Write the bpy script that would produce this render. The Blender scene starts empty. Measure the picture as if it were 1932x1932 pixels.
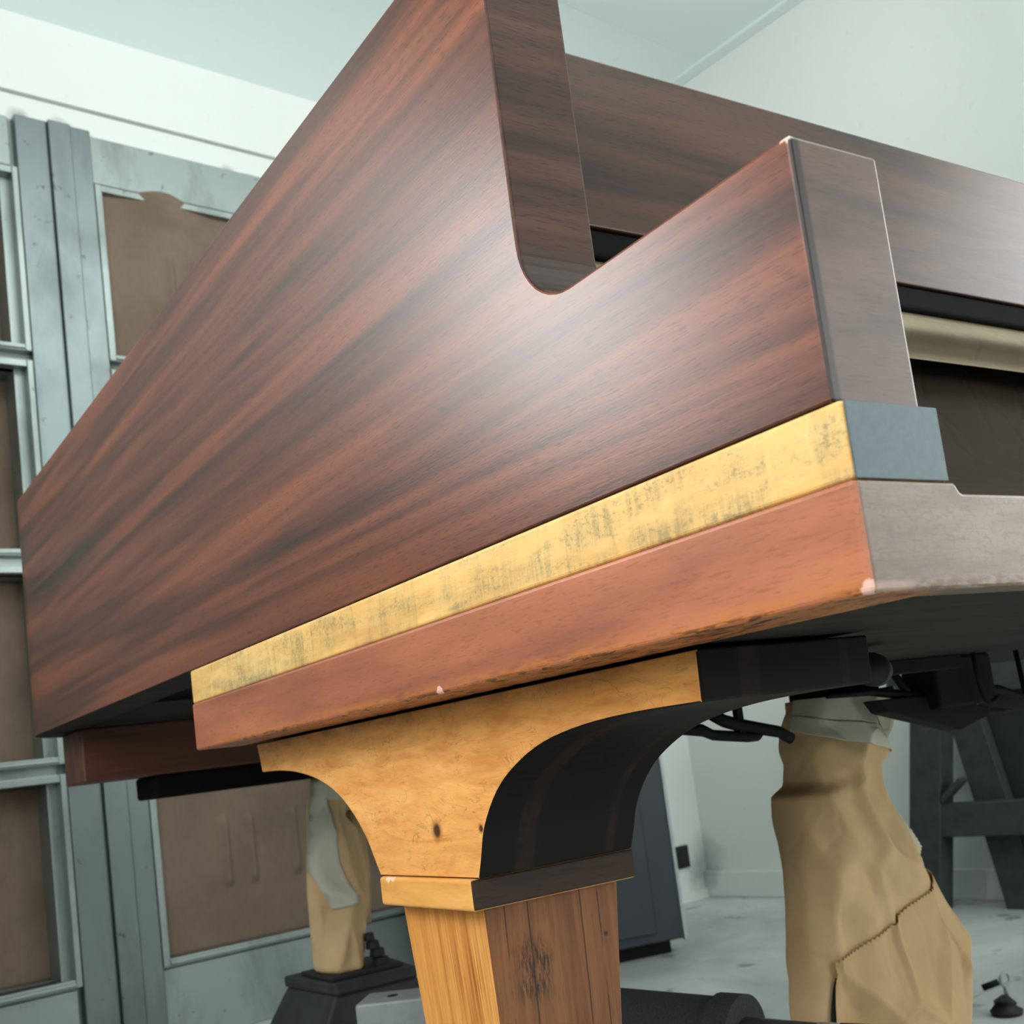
import bpy, bmesh, math, random
from mathutils import Vector, Matrix, noise

random.seed(7)
scene = bpy.context.scene
COL = scene.collection
PI = math.pi

# ------------------------------------------------------------------ camera
cd = bpy.data.cameras.new('camera')
cam = bpy.data.objects.new('camera', cd)
COL.objects.link(cam)
scene.camera = cam
yaw, pitch, roll = [math.radians(a) for a in (-34.745, 6.937, -7.504)]
cy, sy, cp, sp = math.cos(yaw), math.sin(yaw), math.cos(pitch), math.sin(pitch)
fw = Vector((-sy*cp, cy*cp, sp)); rt = Vector((cy, sy, 0)); up = rt.cross(fw)
c, s = math.cos(roll), math.sin(roll)
rt2 = rt*c + up*s; up2 = up*c - rt*s
M = Matrix.Identity(4)
for i in range(3):
    M[i][0], M[i][1], M[i][2] = rt2[i], up2[i], -fw[i]
M.translation = Vector((-.3151, -.2607, .5622))
cam.matrix_world = M
cd.sensor_fit = 'HORIZONTAL'; cd.sensor_width = 36
cd.lens = 2194.1/1932*36
cd.shift_x = -51.2/1932; cd.shift_y = 181.7/1932
cd.clip_start = .01
cd.dof.use_dof = True; cd.dof.focus_distance = .62; cd.dof.aperture_fstop = 22

# ------------------------------------------------------------------ world, exposure
w = bpy.data.worlds.new('world'); scene.world = w; w.use_nodes = True
w.node_tree.nodes['Background'].inputs[0].default_value = (.8, .9, 1, 1)
w.node_tree.nodes['Background'].inputs[1].default_value = .02
scene.view_settings.view_transform = 'Standard'
scene.view_settings.look = 'None'
scene.view_settings.gamma = 1
scene.view_settings.use_curve_mapping = False
scene.view_settings.exposure = -0.32

# ------------------------------------------------------------------ the room's own frame (turned 6.2 degrees)
PHI = math.radians(6.2)
RM = Matrix.Translation((2.375, 2.826, 0)) @ Matrix.Rotation(PHI, 4, 'Z')   # s along the back wall, t outwards
def room(s_, t_, z_=0): return RM @ Vector((s_, t_, z_))

def area(name, s_, t_, z_, look, sx, sz, power, col=(1, 1, 1), spread=180):
    l = bpy.data.lights.new(name, 'AREA'); l.shape = 'RECTANGLE'; l.size = sx; l.size_y = sz
    l.energy = power; l.color = col; l.spread = math.radians(spread)
    o = bpy.data.objects.new(name, l); COL.objects.link(o)
    p = room(s_, t_, z_); d = (room(*look) - room(0, 0, 0))
    q = d.to_track_quat('-Z', 'Y')
    o.matrix_world = Matrix.Translation(p) @ q.to_matrix().to_4x4()
    return o
LEFT_S = -3.95; FRONT_T = -5.6
COOL = (.97, 1, .995)
area('left_light', LEFT_S+.10, -.70, 1.55, (1, -1.1, -.35), .40, .60, 11.5, COOL, 100)
area('left_light', LEFT_S+.10, -2.7, 1.45, (1, .1, -.15), 1.8, 1.4, 42, COOL, 150)  # added broad fill, lights the case side without a highlight
area('right_light', -.10, -3.45, 1.35, (-1, 0, 0), .9, 1.4, 32, COOL, 150)
area('right_light', -.10, -4.75, 1.35, (-1, 0, 0), .9, 1.4, 8, COOL, 150)
area('ceiling_fill', -1.8, -1.55, 2.45, (0, 1, -.15), 2.8, .2, 11, COOL, 160)  # added unseen fill, washes the cove and upper back wall
area('ceiling_fill', -2.0, -3.6, 2.1, (0, .1, 1), 3.0, 1.2, 104, COOL)  # added unseen uplight without a body, brightens the ceiling
area('front_fill', -1.1, FRONT_T+.1, 1.35, (0, 1, -.1), 1.3, 1.1, 22, COOL, 110)  # added fill out of view, reaches the paper wrap under the key bed

# ------------------------------------------------------------------ node helpers
class NT:
    def __init__(s, name):
        s.m = bpy.data.materials.new(name); s.m.use_nodes = True
        s.t = s.m.node_tree; s.b = s.t.nodes['Principled BSDF']
        s.tc = s.n('ShaderNodeTexCoord')
    def n(s, t, **k):
        o = s.t.nodes.new(t)
        for a, v in k.items(): setattr(o, a, v)
        return o
    def l(s, a, b): s.t.links.new(a, b)
    def mapping(s, scale=(1, 1, 1), rot=(0, 0, 0), loc=(0, 0, 0)):
        m = s.n('ShaderNodeMapping'); m.inputs['Scale'].default_value = scale
        m.inputs['Rotation'].default_value = rot; m.inputs['Location'].default_value = loc
        s.l(s.tc.outputs['Object'], m.inputs['Vector']); return m.outputs[0]
    def noise(s, vec, scale=1, detail=4, rough=.5, dist=0):
        m = s.n('ShaderNodeTexNoise'); m.inputs['Scale'].default_value = scale
        m.inputs['Detail'].default_value = detail; m.inputs['Roughness'].default_value = rough
        m.inputs['Distortion'].default_value = dist
        s.l(vec, m.inputs['Vector']); return m.outputs['Fac']
    def ramp(s, f, stops, interp='LINEAR'):
        r = s.n('ShaderNodeValToRGB'); r.color_ramp.interpolation = interp
        e = r.color_ramp.elements
        while len(e) < len(stops): e.new(.5)
        for i, (p, cc) in enumerate(stops):
            e[i].position = p; e[i].color = (*cc, 1) if len(cc) == 3 else cc
        s.l(f, r.inputs[0]); return r.outputs[0]
    def mix(s, f, a, b, mode='MIX'):
        m = s.n('ShaderNodeMix', data_type='RGBA', blend_type=mode)
        for i, v in ((0, f), (6, a), (7, b)):
            if isinstance(v, (int, float)): m.inputs[i].default_value = v
            elif isinstance(v, tuple): m.inputs[i].default_value = (*v, 1)
            else: s.l(v, m.inputs[i])
        return m.outputs[2]
    def math(s, op, a, b=0.0, c_=None):
        m = s.n('ShaderNodeMath', operation=op)
        for i, v in ((0, a), (1, b), (2, c_)):
            if v is None: continue
            if isinstance(v, (int, float)): m.inputs[i].default_value = v
            else: s.l(v, m.inputs[i])
        return m.outputs[0]
    def near(s, p, r0, r1, wob=.0, wscale=200):
        """1 close to point p, 0 beyond r1, with a ragged border"""
        d = s.n('ShaderNodeVectorMath', operation='DISTANCE')
        s.l(s.tc.outputs['Object'], d.inputs[0]); d.inputs[1].default_value = p
        v = d.outputs['Value']
        if wob:
            v = s.math('ADD', v, s.math('MULTIPLY', s.math('SUBTRACT', s.noise(s.tc.outputs['Object'], wscale, 3), .5), wob))
        mr = s.n('ShaderNodeMapRange'); s.l(v, mr.inputs[0])
        mr.inputs[1].default_value = r0; mr.inputs[2].default_value = r1
        mr.inputs[3].default_value = 1; mr.inputs[4].default_value = 0
        return mr.outputs[0]
    def sep(s):
        x = s.n('ShaderNodeSeparateXYZ'); s.l(s.tc.outputs['Object'], x.inputs[0]); return x.outputs
    def rng(s, v, a, b, lo=0, hi=1):
        mr = s.n('ShaderNodeMapRange'); s.l(v, mr.inputs[0])
        for i, q in enumerate((a, b, lo, hi)): mr.inputs[i+1].default_value = q
        return mr.outputs[0]
    def fin(s, col, rough=.5, bump=None, bstr=.2, bdist=.001, spec=.5, coat=0, metal=0):
        if isinstance(col, tuple): s.b.inputs['Base Color'].default_value = (*col, 1)
        else: s.l(col, s.b.inputs['Base Color'])
        if isinstance(rough, (int, float)): s.b.inputs['Roughness'].default_value = rough
        else: s.l(rough, s.b.inputs['Roughness'])
        s.b.inputs['Specular IOR Level'].default_value = spec
        s.b.inputs['Metallic'].default_value = metal
        s.b.inputs['Coat Weight'].default_value = coat
        s.b.inputs['Coat Roughness'].default_value = .25
        if bump is not None:
            b = s.n('ShaderNodeBump'); b.inputs['Strength'].default_value = bstr
            b.inputs['Distance'].default_value = bdist
            s.l(bump, b.inputs['Height']); s.l(b.outputs[0], s.b.inputs['Normal'])
        return s.m

def srgb(r, g, b):
    f = lambda v: (v/255/12.92) if v/255 <= .04045 else ((v/255+.055)/1.055)**2.4
    return (f(r), f(g), f(b))

AX = {'y': lambda a, b: (a, b, a), 'x': lambda a, b: (b, a, a), 'z': lambda a, b: (a, a, b)}

def wood(name, dark, mid, light, axis='y', tilt=0, band=(30, 2.2), pore=(900, 70), pstr=.35, rough=.38,
         spec=.5, coat=.0, extra=None, fine=.25, dist=.6, bumps=.06):
    t = NT(name)
    rot = (math.radians(tilt), 0, 0)
    sc = AX[axis](*band)
    f1 = t.noise(t.mapping(sc, rot), 1, 3, .55, dist)
    col = t.ramp(f1, [(.30, dark), (.48, mid), (.66, light)])
    # finer ribbons and mottling
    f2 = t.noise(t.mapping(AX[axis](band[0]*4, band[1]*4), rot), 1, 4, .6, .3)
    col = t.mix(fine, col, t.ramp(f2, [(.35, dark), (.65, light)]), 'MIX')
    f3 = t.noise(t.mapping(AX[axis](*pore), rot), 1, 2, .5)
    pm = t.ramp(f3, [(.56, (0, 0, 0)), (.68, (1, 1, 1))])
    col = t.mix(t.math('MULTIPLY', pm, pstr), col, tuple(v*.28 for v in dark))
    if extra: col = extra(t, col)
    return t.fin(col, rough, t.math('MULTIPLY', f3, -1), bumps, .0006, spec, coat)

def worn(points, colour=(.80, .58, .49)):
    def f(t, col):
        for p, r, wob in points:
            col = t.mix(t.near(p, r*.85, r, wob, 260), col, colour)
        return col
    return f

# ------------------------------------------------------------------ materials
# mahogany of the rim: long ribbons that rise a little to the front, with worn pale spots at the arm's corner
m_side = wood('mahogany_ribbon', srgb(42, 29, 26), srgb(90, 49, 35), srgb(132, 74, 48), 'y', 4.5, (36, 1.35),
              (1000, 90), .45, .31, .45, .0, worn([((0, -.002, .7712), .0075, .006)], srgb(228, 190, 172)))
m_plank = wood('mahogany_plank', srgb(36, 23, 19), srgb(66, 41, 32), srgb(86, 56, 42), 'x', 0, (36, 3),
               (1100, 90), .4, .28, .42, 0)
m_notch = wood('mahogany_notch', srgb(36, 24, 20), srgb(64, 42, 34), srgb(84, 56, 44), 'x', 0, (44, 3),
               (1100, 90), .4, .5, .2)
m_bent = wood('mahogany_bent', srgb(70, 46, 40), srgb(100, 62, 50), srgb(130, 82, 60), 'z', 0, (12, 30))
m_gold = None
def gold_extra(t, col):
    x, y, z = t.sep()
    # upright veneer flakes, greenish grey smears
    fl = t.noise(t.mapping((30, 22, 3)), 1, 2, .5)
    flake = t.ramp(fl, [(.42, (0, 0, 0)), (.44, (.55, .55, .55)), (.52, (.1, .1, .1)), (.56, (.5, .5, .5)), (.66, (0, 0, 0))])
    sm = t.noise(t.mapping((60, 420, 60)), 1, 5, .7)
    sm2 = t.noise(t.mapping((40, 14, 60)), 1, 3, .6)
    low = t.rng(z, .668, .640, .0, .55)
    a = t.math('MULTIPLY', t.math('ADD', flake, low), t.rng(sm2, .35, .62))
    a = t.math('MULTIPLY', a, t.rng(sm, .3, .62, .3, 1))
    sp = t.noise(t.mapping((700, 420, 700)), 1, 3, .6)
    a = t.math('ADD', a, t.math('MULTIPLY', t.rng(sp, .5, .66, 0, .5), t.rng(sm2, .42, .6)))
    return t.mix(t.math('MINIMUM', a, .8), col, srgb(140, 124, 82))
m_gold = wood('gold_veneer', srgb(216, 160, 86), srgb(236, 186, 106), srgb(244, 204, 132), 'y', 0, (30, 6),
              (1000, 130), .12, .42, .45, 0, gold_extra, .3)
def bed_extra(t, col):
    x, y, z = t.sep()
    e = t.noise(t.mapping((200, 60, 350)), 1, 5, .65)
    edge = t.math('MULTIPLY', t.rng(z, .6075, .600), t.rng(e, .42, .55))
    col = t.mix(edge, col, srgb(186, 112, 42))
    edge2 = t.math('MULTIPLY', t.rng(z, .6035, .6), t.rng(e, .52, .56))
    col = t.mix(edge2, col, srgb(60, 30, 18))
    for p, r, wob in [((-.0018, -.0046, .599), .0058, .004), ((-.0018, .296, .601), .0035, .003)]:
        col = t.mix(t.near(p, r*.85, r, wob, 300), col, srgb(222, 176, 160))
    return col
m_bedside = wood('red_brown_veneer', srgb(128, 72, 50), srgb(162, 94, 64), srgb(184, 110, 74), 'y', 1.5, (26, 3),
                 (900, 110), .22, .4, .5, .05, bed_extra)
def slip_extra(t, col):
    x, y, z = t.sep()
    mt = t.noise(t.mapping((260, 200, 420)), 1, 3, .55, .8)
    col = t.mix(t.rng(mt, .5, .62, 0, .5), col, srgb(100, 86, 78))
    e = t.noise(t.mapping((160, 60, 500)), 1, 5, .65)
    edge = t.math('MULTIPLY', t.rng(z, .6065, .602), t.rng(e, .44, .56))
    col = t.mix(edge, col, srgb(100, 66, 40))
    return t.mix(t.math('MULTIPLY', t.near((0.007, -.0046, .5985), .010, .015, .010, 260), t.rng(z, .6045, .603, 0, .75)), col, srgb(158, 130, 114))
m_slip = wood('pale_mahogany_front', srgb(98, 78, 64), srgb(122, 102, 88), srgb(140, 120, 104), 'x', 0, (40, 8),
              (1100, 110), .2, .36, .5, .1, slip_extra)
def grey_extra(t, col):
    return col
t = NT('blue_grey_paint'); g = t.noise(t.tc.outputs['Object'], 300, 4)
m_grey = t.fin(t.ramp(g, [(.3, srgb(60, 80, 86)), (.7, srgb(70, 90, 94))]), .38)
m_armfront = wood('mahogany_arm_front', srgb(66, 49, 42), srgb(88, 64, 55), srgb(102, 76, 65), 'x', 0, (50, 12),
                  (1200, 120), .35, .34, .5, .15,
                  lambda t, col: t.mix(t.near((-.001, 0, .772), .005, .0065, .004, 260), t.mix(t.rng(t.sep()[0], .0056, .0040), col, srgb(36, 20, 16)), srgb(226, 196, 180)))
m_under = wood('dark_wood', srgb(18, 15, 12), srgb(34, 29, 24), srgb(48, 41, 33), 'x', 8, (60, 3), (700, 30), .4, .7, .2)  # near-black wood for undersides and inner faces
m_beam = wood('brown_beam_wood', srgb(52, 26, 16), srgb(84, 44, 26), srgb(98, 54, 32), 'x', 0, (40, 3), (700, 60), .2, .5)
def pine_extra(t, col):
    # two knots and a mottled dark band along the top edge
    for p, r in (((.0373, .390, .5215), .0085), ((.0373, .336, .522), .004)):
        ring = t.near(p, r*.3, r, .004, 150)
        col = t.mix(t.math('MULTIPLY', ring, .8), col, srgb(120, 62, 26))
        col = t.mix(t.near(p, r*.35, r*.6, .001, 400), col, srgb(78, 42, 22))
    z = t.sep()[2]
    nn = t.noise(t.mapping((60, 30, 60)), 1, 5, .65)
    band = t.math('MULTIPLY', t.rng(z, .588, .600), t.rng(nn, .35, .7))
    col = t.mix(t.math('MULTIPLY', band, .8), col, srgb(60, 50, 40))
    sw = t.noise(t.mapping((40, 22, 60), (math.radians(25), 0, 0)), 1, 3, .5, 2.2)
    ln = t.ramp(sw, [(.485, (0, 0, 0)), (.5, (1, 1, 1)), (.515, (0, 0, 0))])
    return t.mix(t.math('MULTIPLY', ln, t.rng(nn, .4, .65, 0, .55)), col, srgb(110, 72, 34))
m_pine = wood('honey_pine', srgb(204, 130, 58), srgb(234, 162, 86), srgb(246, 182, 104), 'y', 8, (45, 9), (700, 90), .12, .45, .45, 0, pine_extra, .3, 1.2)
def shaft_extra(t, col):
    x, y, z = t.sep()
    # seams between the boards of the front and a sooty knot
    for px in (.0625, .0795, .1195, .1335):
        d = t.math('ABSOLUTE', t.math('SUBTRACT', t.math('ADD', x, t.math('MULTIPLY', t.noise(t.mapping((4, 4, 30)), 1, 2), .0012)), px+.0006))
        m = t.rng(d, .0003, .0007, 1, 0)
        if px in (.0625, .1335): m = t.math('MULTIPLY', m, t.rng(t.noise(t.mapping((3, 3, 40)), 1, 2), .45, .55))
        col = t.mix(t.math('MULTIPLY', m, .85), col, srgb(48, 22, 12))
    k = t.noise(t.mapping((520, 200, 90)), 1, 4, .7)
    for p, r in (((.077, .3635, .440), .017), ((.079, .366, .422), .017), ((.085, .3645, .432), .012)):
        col = t.mix(t.math('MULTIPLY', t.near(p, r*.3, r, .008, 100), t.rng(k, .42, .6)), col, srgb(40, 30, 22))
    col = t.mix(t.near((.137, .3628, .441), .0015, .0028, .001), col, srgb(60, 22, 12))
    # red-brown raised grain near the front edge of the left face
    g = t.noise(t.mapping((10, 700, 12)), 1, 2)
    b = t.math('MULTIPLY', t.near((.047, .392, .43), .008, .05, .02, 40), t.rng(g, .45, .6))
    return t.mix(t.math('MULTIPLY', b, .7), col, srgb(150, 80, 30))
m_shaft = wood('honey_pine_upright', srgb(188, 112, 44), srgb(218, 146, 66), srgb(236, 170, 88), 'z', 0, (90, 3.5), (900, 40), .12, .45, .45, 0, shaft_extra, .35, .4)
m_shaftfront = wood('shaded_pine_boards', srgb(92, 56, 30), srgb(126, 80, 46), srgb(146, 94, 56), 'z', 0, (70, 3.5), (900, 40), .2, .5, .4, 0, shaft_extra, .35, .4)  # darker copy of the shaft pine, front face shade put into the colour
m_collar = wood('honey_pine_collar', srgb(214, 144, 66), srgb(230, 164, 84), srgb(242, 180, 100), 'y', 0, (50, 10), (700, 90), .08, .42, .45, 0,
                worn([((.033, .4585, .4925), .004, .002), ((.033, .452, .4928), .0035, .002)], srgb(240, 206, 176)))
m_dark = wood('ebonised_wood', srgb(14, 12, 10), srgb(24, 19, 17), srgb(46, 34, 28), 'x', 0, (30, 5), (700, 60), .2, .5, .3)
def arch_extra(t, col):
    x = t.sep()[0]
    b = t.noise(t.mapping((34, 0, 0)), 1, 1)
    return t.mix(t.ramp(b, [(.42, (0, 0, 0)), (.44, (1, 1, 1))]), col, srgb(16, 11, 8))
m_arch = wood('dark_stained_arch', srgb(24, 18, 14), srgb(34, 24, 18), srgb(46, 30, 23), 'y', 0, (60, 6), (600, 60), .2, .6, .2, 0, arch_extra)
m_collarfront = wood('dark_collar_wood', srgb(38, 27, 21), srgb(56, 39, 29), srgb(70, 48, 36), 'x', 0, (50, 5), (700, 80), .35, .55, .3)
def flat(name, col, rough=.5, sc=60, amt=.2, metal=0, spec=.5, bump=0):
    t = NT(name); n_ = t.noise(t.tc.outputs['Object'], sc, 5, .6)
    d = tuple(v*(1-amt) for v in col); l = tuple(min(1, v*(1+amt)) for v in col)
    return t.fin(t.ramp(n_, [(.3, d), (.7, l)]), rough, n_ if bump else None, bump, .002, spec, 0, metal)
m_black = flat('black_felt', srgb(17, 17, 17), .95, 60, .2, 0, .15)
m_iron = flat('black_iron', srgb(14, 15, 15), .75, 60, .2, 0, .25)
m_foam = flat('black_foam', srgb(58, 60, 62), .9, 500, .3, 0, .3, .4)
m_pipe = flat('dark_steel_pipe', srgb(60, 64, 68), .55, 60, .25)
m_rubber = flat('black_rubber', srgb(30, 31, 33), .7)
m_silver = flat('silver_tape', srgb(190, 190, 186), .35, 120, .2, .6)
m_steel = flat('pale_grey_steel', srgb(150, 158, 158), .45, 30, .15)
m_blackpaint = flat('worn_black_paint', srgb(46, 48, 50), .6, 25, .35)
m_cab = flat('dark_slate_paint', srgb(36, 44, 50), .45, 8, .2)
m_cabedge = flat('edge_highlight_grey', srgb(170, 176, 176), .4, 40, .1)  # pale strip colour standing in for the highlight on the cabinet corner
m_trestle = flat('slate_painted_wood', srgb(54, 58, 60), .7, 25, .3)
m_boardm = flat('charcoal_board', srgb(34, 37, 38), .75, 12, .25)
m_socket = flat('black_plastic', srgb(20, 22, 22), .5)

def paper(name, base, amt=.1, rough=.75, sc=18):
    t = NT(name)
    n1 = t.noise(t.mapping((sc, sc, sc*.7)), 1, 3, .5, .6)
    n2 = t.noise(t.tc.outputs['Object'], 900, 2)
    n3 = t.noise(t.tc.outputs['Object'], 140, 4, .6)
    wv = t.n('ShaderNodeTexVoronoi', feature='DISTANCE_TO_EDGE'); wv.inputs['Scale'].default_value = 24; t.l(t.mapping((1, .5, .7), (.3, .5, .2)), wv.inputs['Vector'])
    cr = t.ramp(wv.outputs[0], [(0, (0, 0, 0)), (.10, (1, 1, 1))])
    col = t.ramp(n1, [(.3, tuple(v*(1-amt) for v in base)), (.7, tuple(min(1, v*(1+amt)) for v in base))])
    return t.fin(col, rough, t.math('ADD', t.math('MULTIPLY', t.math('ADD', t.math('MULTIPLY', n2, .3), n3), .35), t.math('MULTIPLY', cr, .8)), .35, .0016, .08)
m_kraft = paper('kraft_paper', srgb(212, 180, 136))
m_kraft2 = paper('kraft_paper_lower', srgb(202, 170, 126))
m_tape = paper('masking_tape', srgb(208, 206, 188), .06)
m_tapeb = paper('yellowed_masking_paper', srgb(206, 200, 172), .05)
m_sheet = paper('olive_masking_paper', srgb(124, 114, 94), .08)
m_sheet2 = paper('brown_masking_paper', srgb(42, 34, 24), .1)

def filter_mat():
    t = NT('brown_filter_paper')
    n1 = t.noise(t.mapping((5, 5, 5)), 1, 4, .6)
    n2 = t.noise(t.mapping((300, 300, 40)), 1, 3)
    col = t.ramp(n1, [(.3, srgb(110, 92, 78)), (.7, srgb(132, 112, 96))])
    col = t.mix(t.rng(n2, .4, .7, 0, .15), col, srgb(86, 72, 60))
    return t.fin(col, .8, n2, .2, .002, .3)
m_filter = filter_mat()

def grime_wall(name, base, smear, spots=(), speck=.25, sc=3.5, rough=.55, lowdark=0, metal=0):
    """painted sheet metal with dirt: spots are (point, radius) in world metres"""
    t = NT(name)
    n1 = t.noise(t.mapping((sc, sc, sc*.35)), 1, 5, .65, .3)
    col = t.mix(t.rng(n1, .48, .72, 0, speck), base, smear)
    n2 = t.noise(t.tc.outputs['Object'], 30, 4, .6)
    col = t.mix(t.rng(n2, .66, .72, 0, .5*speck*2), col, tuple(v*.5 for v in smear))
    for p, r, a in spots:
        col = t.mix(t.math('MULTIPLY', t.near(p, r*.2, r, r*1.1, 14), a), col, tuple(v*.18 for v in smear))
    return t.fin(col, rough, None, metal=metal)
def rp(s_, z_, t_=0):
    v = room(s_, t_, z_); return (v.x, v.y, v.z)
spots = [(rp(-2.085, 2.275), .035, .8), (rp(-2.045, 2.262), .03, .9), (rp(-1.985, 2.255), .055, .8), (rp(-1.93, 2.26), .04, .5),
         (rp(-1.53, 2.262), .03, .8), (rp(-1.47, 2.25), .035, .8), (rp(0, .12), .10, .45), (rp(-.04, .08), .08, .4),
         (rp(-1.21, .25), .03, .3)]
m_white = grime_wall('white_wall_paint', srgb(226, 229, 223), srgb(206, 210, 204), spots, .12, 2.0, .5)
m_ceil = grime_wall('ceiling_paint', srgb(220, 233, 231), srgb(208, 222, 220), (), .1, 1.5, .45)
m_frame = grime_wall('blue_grey_metal', srgb(158, 167, 164), srgb(118, 126, 124),
                     [(rp(-1.95, 1.95), .10, .3), (rp(-1.945, 1.6), .08, .45), (rp(-1.955, 1.72), .03, .6), (rp(-1.95, 1.45), .08, .3),
                      (rp(-2.0, .25), .06, .2), (rp(-2.04, 1.75), .02, .5)], .8, 7, .42, 0, .75)
m_sidewall = grime_wall('grey_wall_paint', srgb(96, 100, 98), srgb(80, 84, 82), (), .2, 2.0, .5)
def rough_floor():
    t = NT('painted_concrete')
    n1 = t.noise(t.tc.outputs['Object'], 1.6, 5, .6, .5); n2 = t.noise(t.tc.outputs['Object'], 26, 4, .65)
    n3 = t.noise(t.mapping((9, 9, 9)), 1, 3, .55, .2)
    col = t.ramp(n1, [(.35, srgb(158, 161, 158)), (.65, srgb(204, 206, 203))])
    col = t.mix(t.rng(n3, .64, .72, 0, .75), col, srgb(74, 76, 74))
    col = t.mix(t.rng(n2, .6, .75, 0, .3), col, srgb(108, 110, 108))
    return t.fin(col, .5, n2, .1, .003)
m_floor = rough_floor()

# ------------------------------------------------------------------ mesh helpers
def mesh_obj(name, bm, mats, parent=None, smooth=False, bevel=0, seg=2, loc=None):
    if parent is not None: off = parent['_loc'] if '_loc' in parent else (0, 0, 0)
    else: off = loc or (0, 0, 0)
    off = Vector(off)
    for v in bm.verts: v.co -= off
    bmesh.ops.recalc_face_normals(bm, faces=bm.faces) if not smooth == 'keep' else None
    me = bpy.data.meshes.new(name); bm.to_mesh(me); bm.free()
    if not isinstance(mats, (list, tuple)): mats = [mats]
    for m in mats: me.materials.append(m)
    o = bpy.data.objects.new(name, me); COL.objects.link(o)
    if parent is not None: o.parent = parent
    else: o.location = off
    if smooth:
        for p in me.polygons: p.use_smooth = True
    if bevel:
        b = o.modifiers.new('bevel', 'BEVEL'); b.width = bevel; b.segments = seg
        b.limit_method = 'ANGLE'; b.angle_limit = math.radians(35); b.harden_normals = False
        b.material = -1
    return o

ROOTS = {}
def thing(name, label, cat, loc, group=None):
    o = bpy.data.objects.new(name, None); COL.objects.link(o)
    o.location = loc; o.empty_display_size = .05
    o['_loc'] = tuple(loc); ROOTS[o.name] = o
    o['label'] = label; o['category'] = cat
    if group: o['group'] = group
    return o
def tag(o, label, cat, group=None):
    o['label'] = label; o['category'] = cat
    if group: o['group'] = group
    return o
def sub(o, parent):
    """make o (built in world metres) a child of a part whose own origin sits at its root's base"""
    o.parent = parent; return o

def box(bm, x0, x1, y0, y1, z0, z1, mtx=None, mat=0):
    vs = [bm.verts.new((x, y, z)) for x in (x0, x1) for y in (y0, y1) for z in (z0, z1)]
    if mtx is not None:
        for v in vs: v.co = mtx @ v.co
    fs = []
    for q in ((0, 1, 3, 2), (4, 6, 7, 5), (0, 4, 5, 1), (2, 3, 7, 6), (0, 2, 6, 4), (1, 5, 7, 3)):
        f = bm.faces.new([vs[i] for i in q]); f.material_index = mat; fs.append(f)
    return fs
def NB(): return bmesh.new()
def extrude_x(bm, prof, x0, x1):
    """closed (y, z) outline pulled from x0 to x1"""
    a = [bm.verts.new((x0, y, z)) for y, z in prof]; b = [bm.verts.new((x1, y, z)) for y, z in prof]
    f0 = bm.faces.new(a); f1 = bm.faces.new(list(reversed(b))); n_ = len(prof); side = []
    for i in range(n_):
        side.append(bm.faces.new((a[i], b[i], b[(i+1) % n_], a[(i+1) % n_])))
    return f0, f1, side
def prism(bm, poly, d0, d1, axis_pts):
    """poly: list of 3D points; pulled along vector axis from d0 to d1"""
    a = [bm.verts.new(Vector(p)+axis_pts*d0) for p in poly]; b = [bm.verts.new(Vector(p)+axis_pts*d1) for p in poly]
    bm.faces.new(a); bm.faces.new(list(reversed(b)))
    for i in range(len(poly)):
        bm.faces.new((a[i], b[i], b[(i+1) % len(poly)], a[(i+1) % len(poly)]))
def tube(bm, pts, r, n_=10, cap=True, flatten=None):
    pts = [Vector(p) for p in pts]; rings = []
    if not isinstance(r, (list, tuple)): r = [r]*len(pts)
    for i, p in enumerate(pts):
        d = (pts[min(i+1, len(pts)-1)] - pts[max(i-1, 0)]).normalized()
        a = d.cross(Vector((0, 0, 1)));
        if a.length < .1: a = d.cross(Vector((0, 1, 0)))
        a.normalize(); b = d.cross(a)
        rings.append([bm.verts.new(p + a*math.cos(2*PI*k/n_)*r[i]*(flatten or 1) + b*math.sin(2*PI*k/n_)*r[i]) for k in range(n_)])
    for i in range(len(rings)-1):
        for k in range(n_):
            bm.faces.new((rings[i][k], rings[i][(k+1) % n_], rings[i+1][(k+1) % n_], rings[i+1][k]))
    if cap: bm.faces.new(rings[0]); bm.faces.new(list(reversed(rings[-1])))
def struct(name, bm, m, bevel=0, smooth=False):
    o = mesh_obj(name, bm, m, None, smooth, bevel); o['kind'] = 'structure'; return o
def interp(pts, x):
    if x <= pts[0][0]: return pts[0][1]
    for (a, va), (b, vb) in zip(pts, pts[1:]):
        if x <= b: return va+(vb-va)*(x-a)/(b-a)
    return pts[-1][1]

# ------------------------------------------------------------------ the room
bm = NB(); box(bm, LEFT_S-.1, .1, FRONT_T-.1, .1, -.06, 0, RM); struct('floor', bm, m_floor)
bm = NB()
box(bm, LEFT_S-.1, .1, FRONT_T-.1, -.53, 2.76, 2.84, RM)
struct('ceiling', bm, m_ceil)
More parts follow.
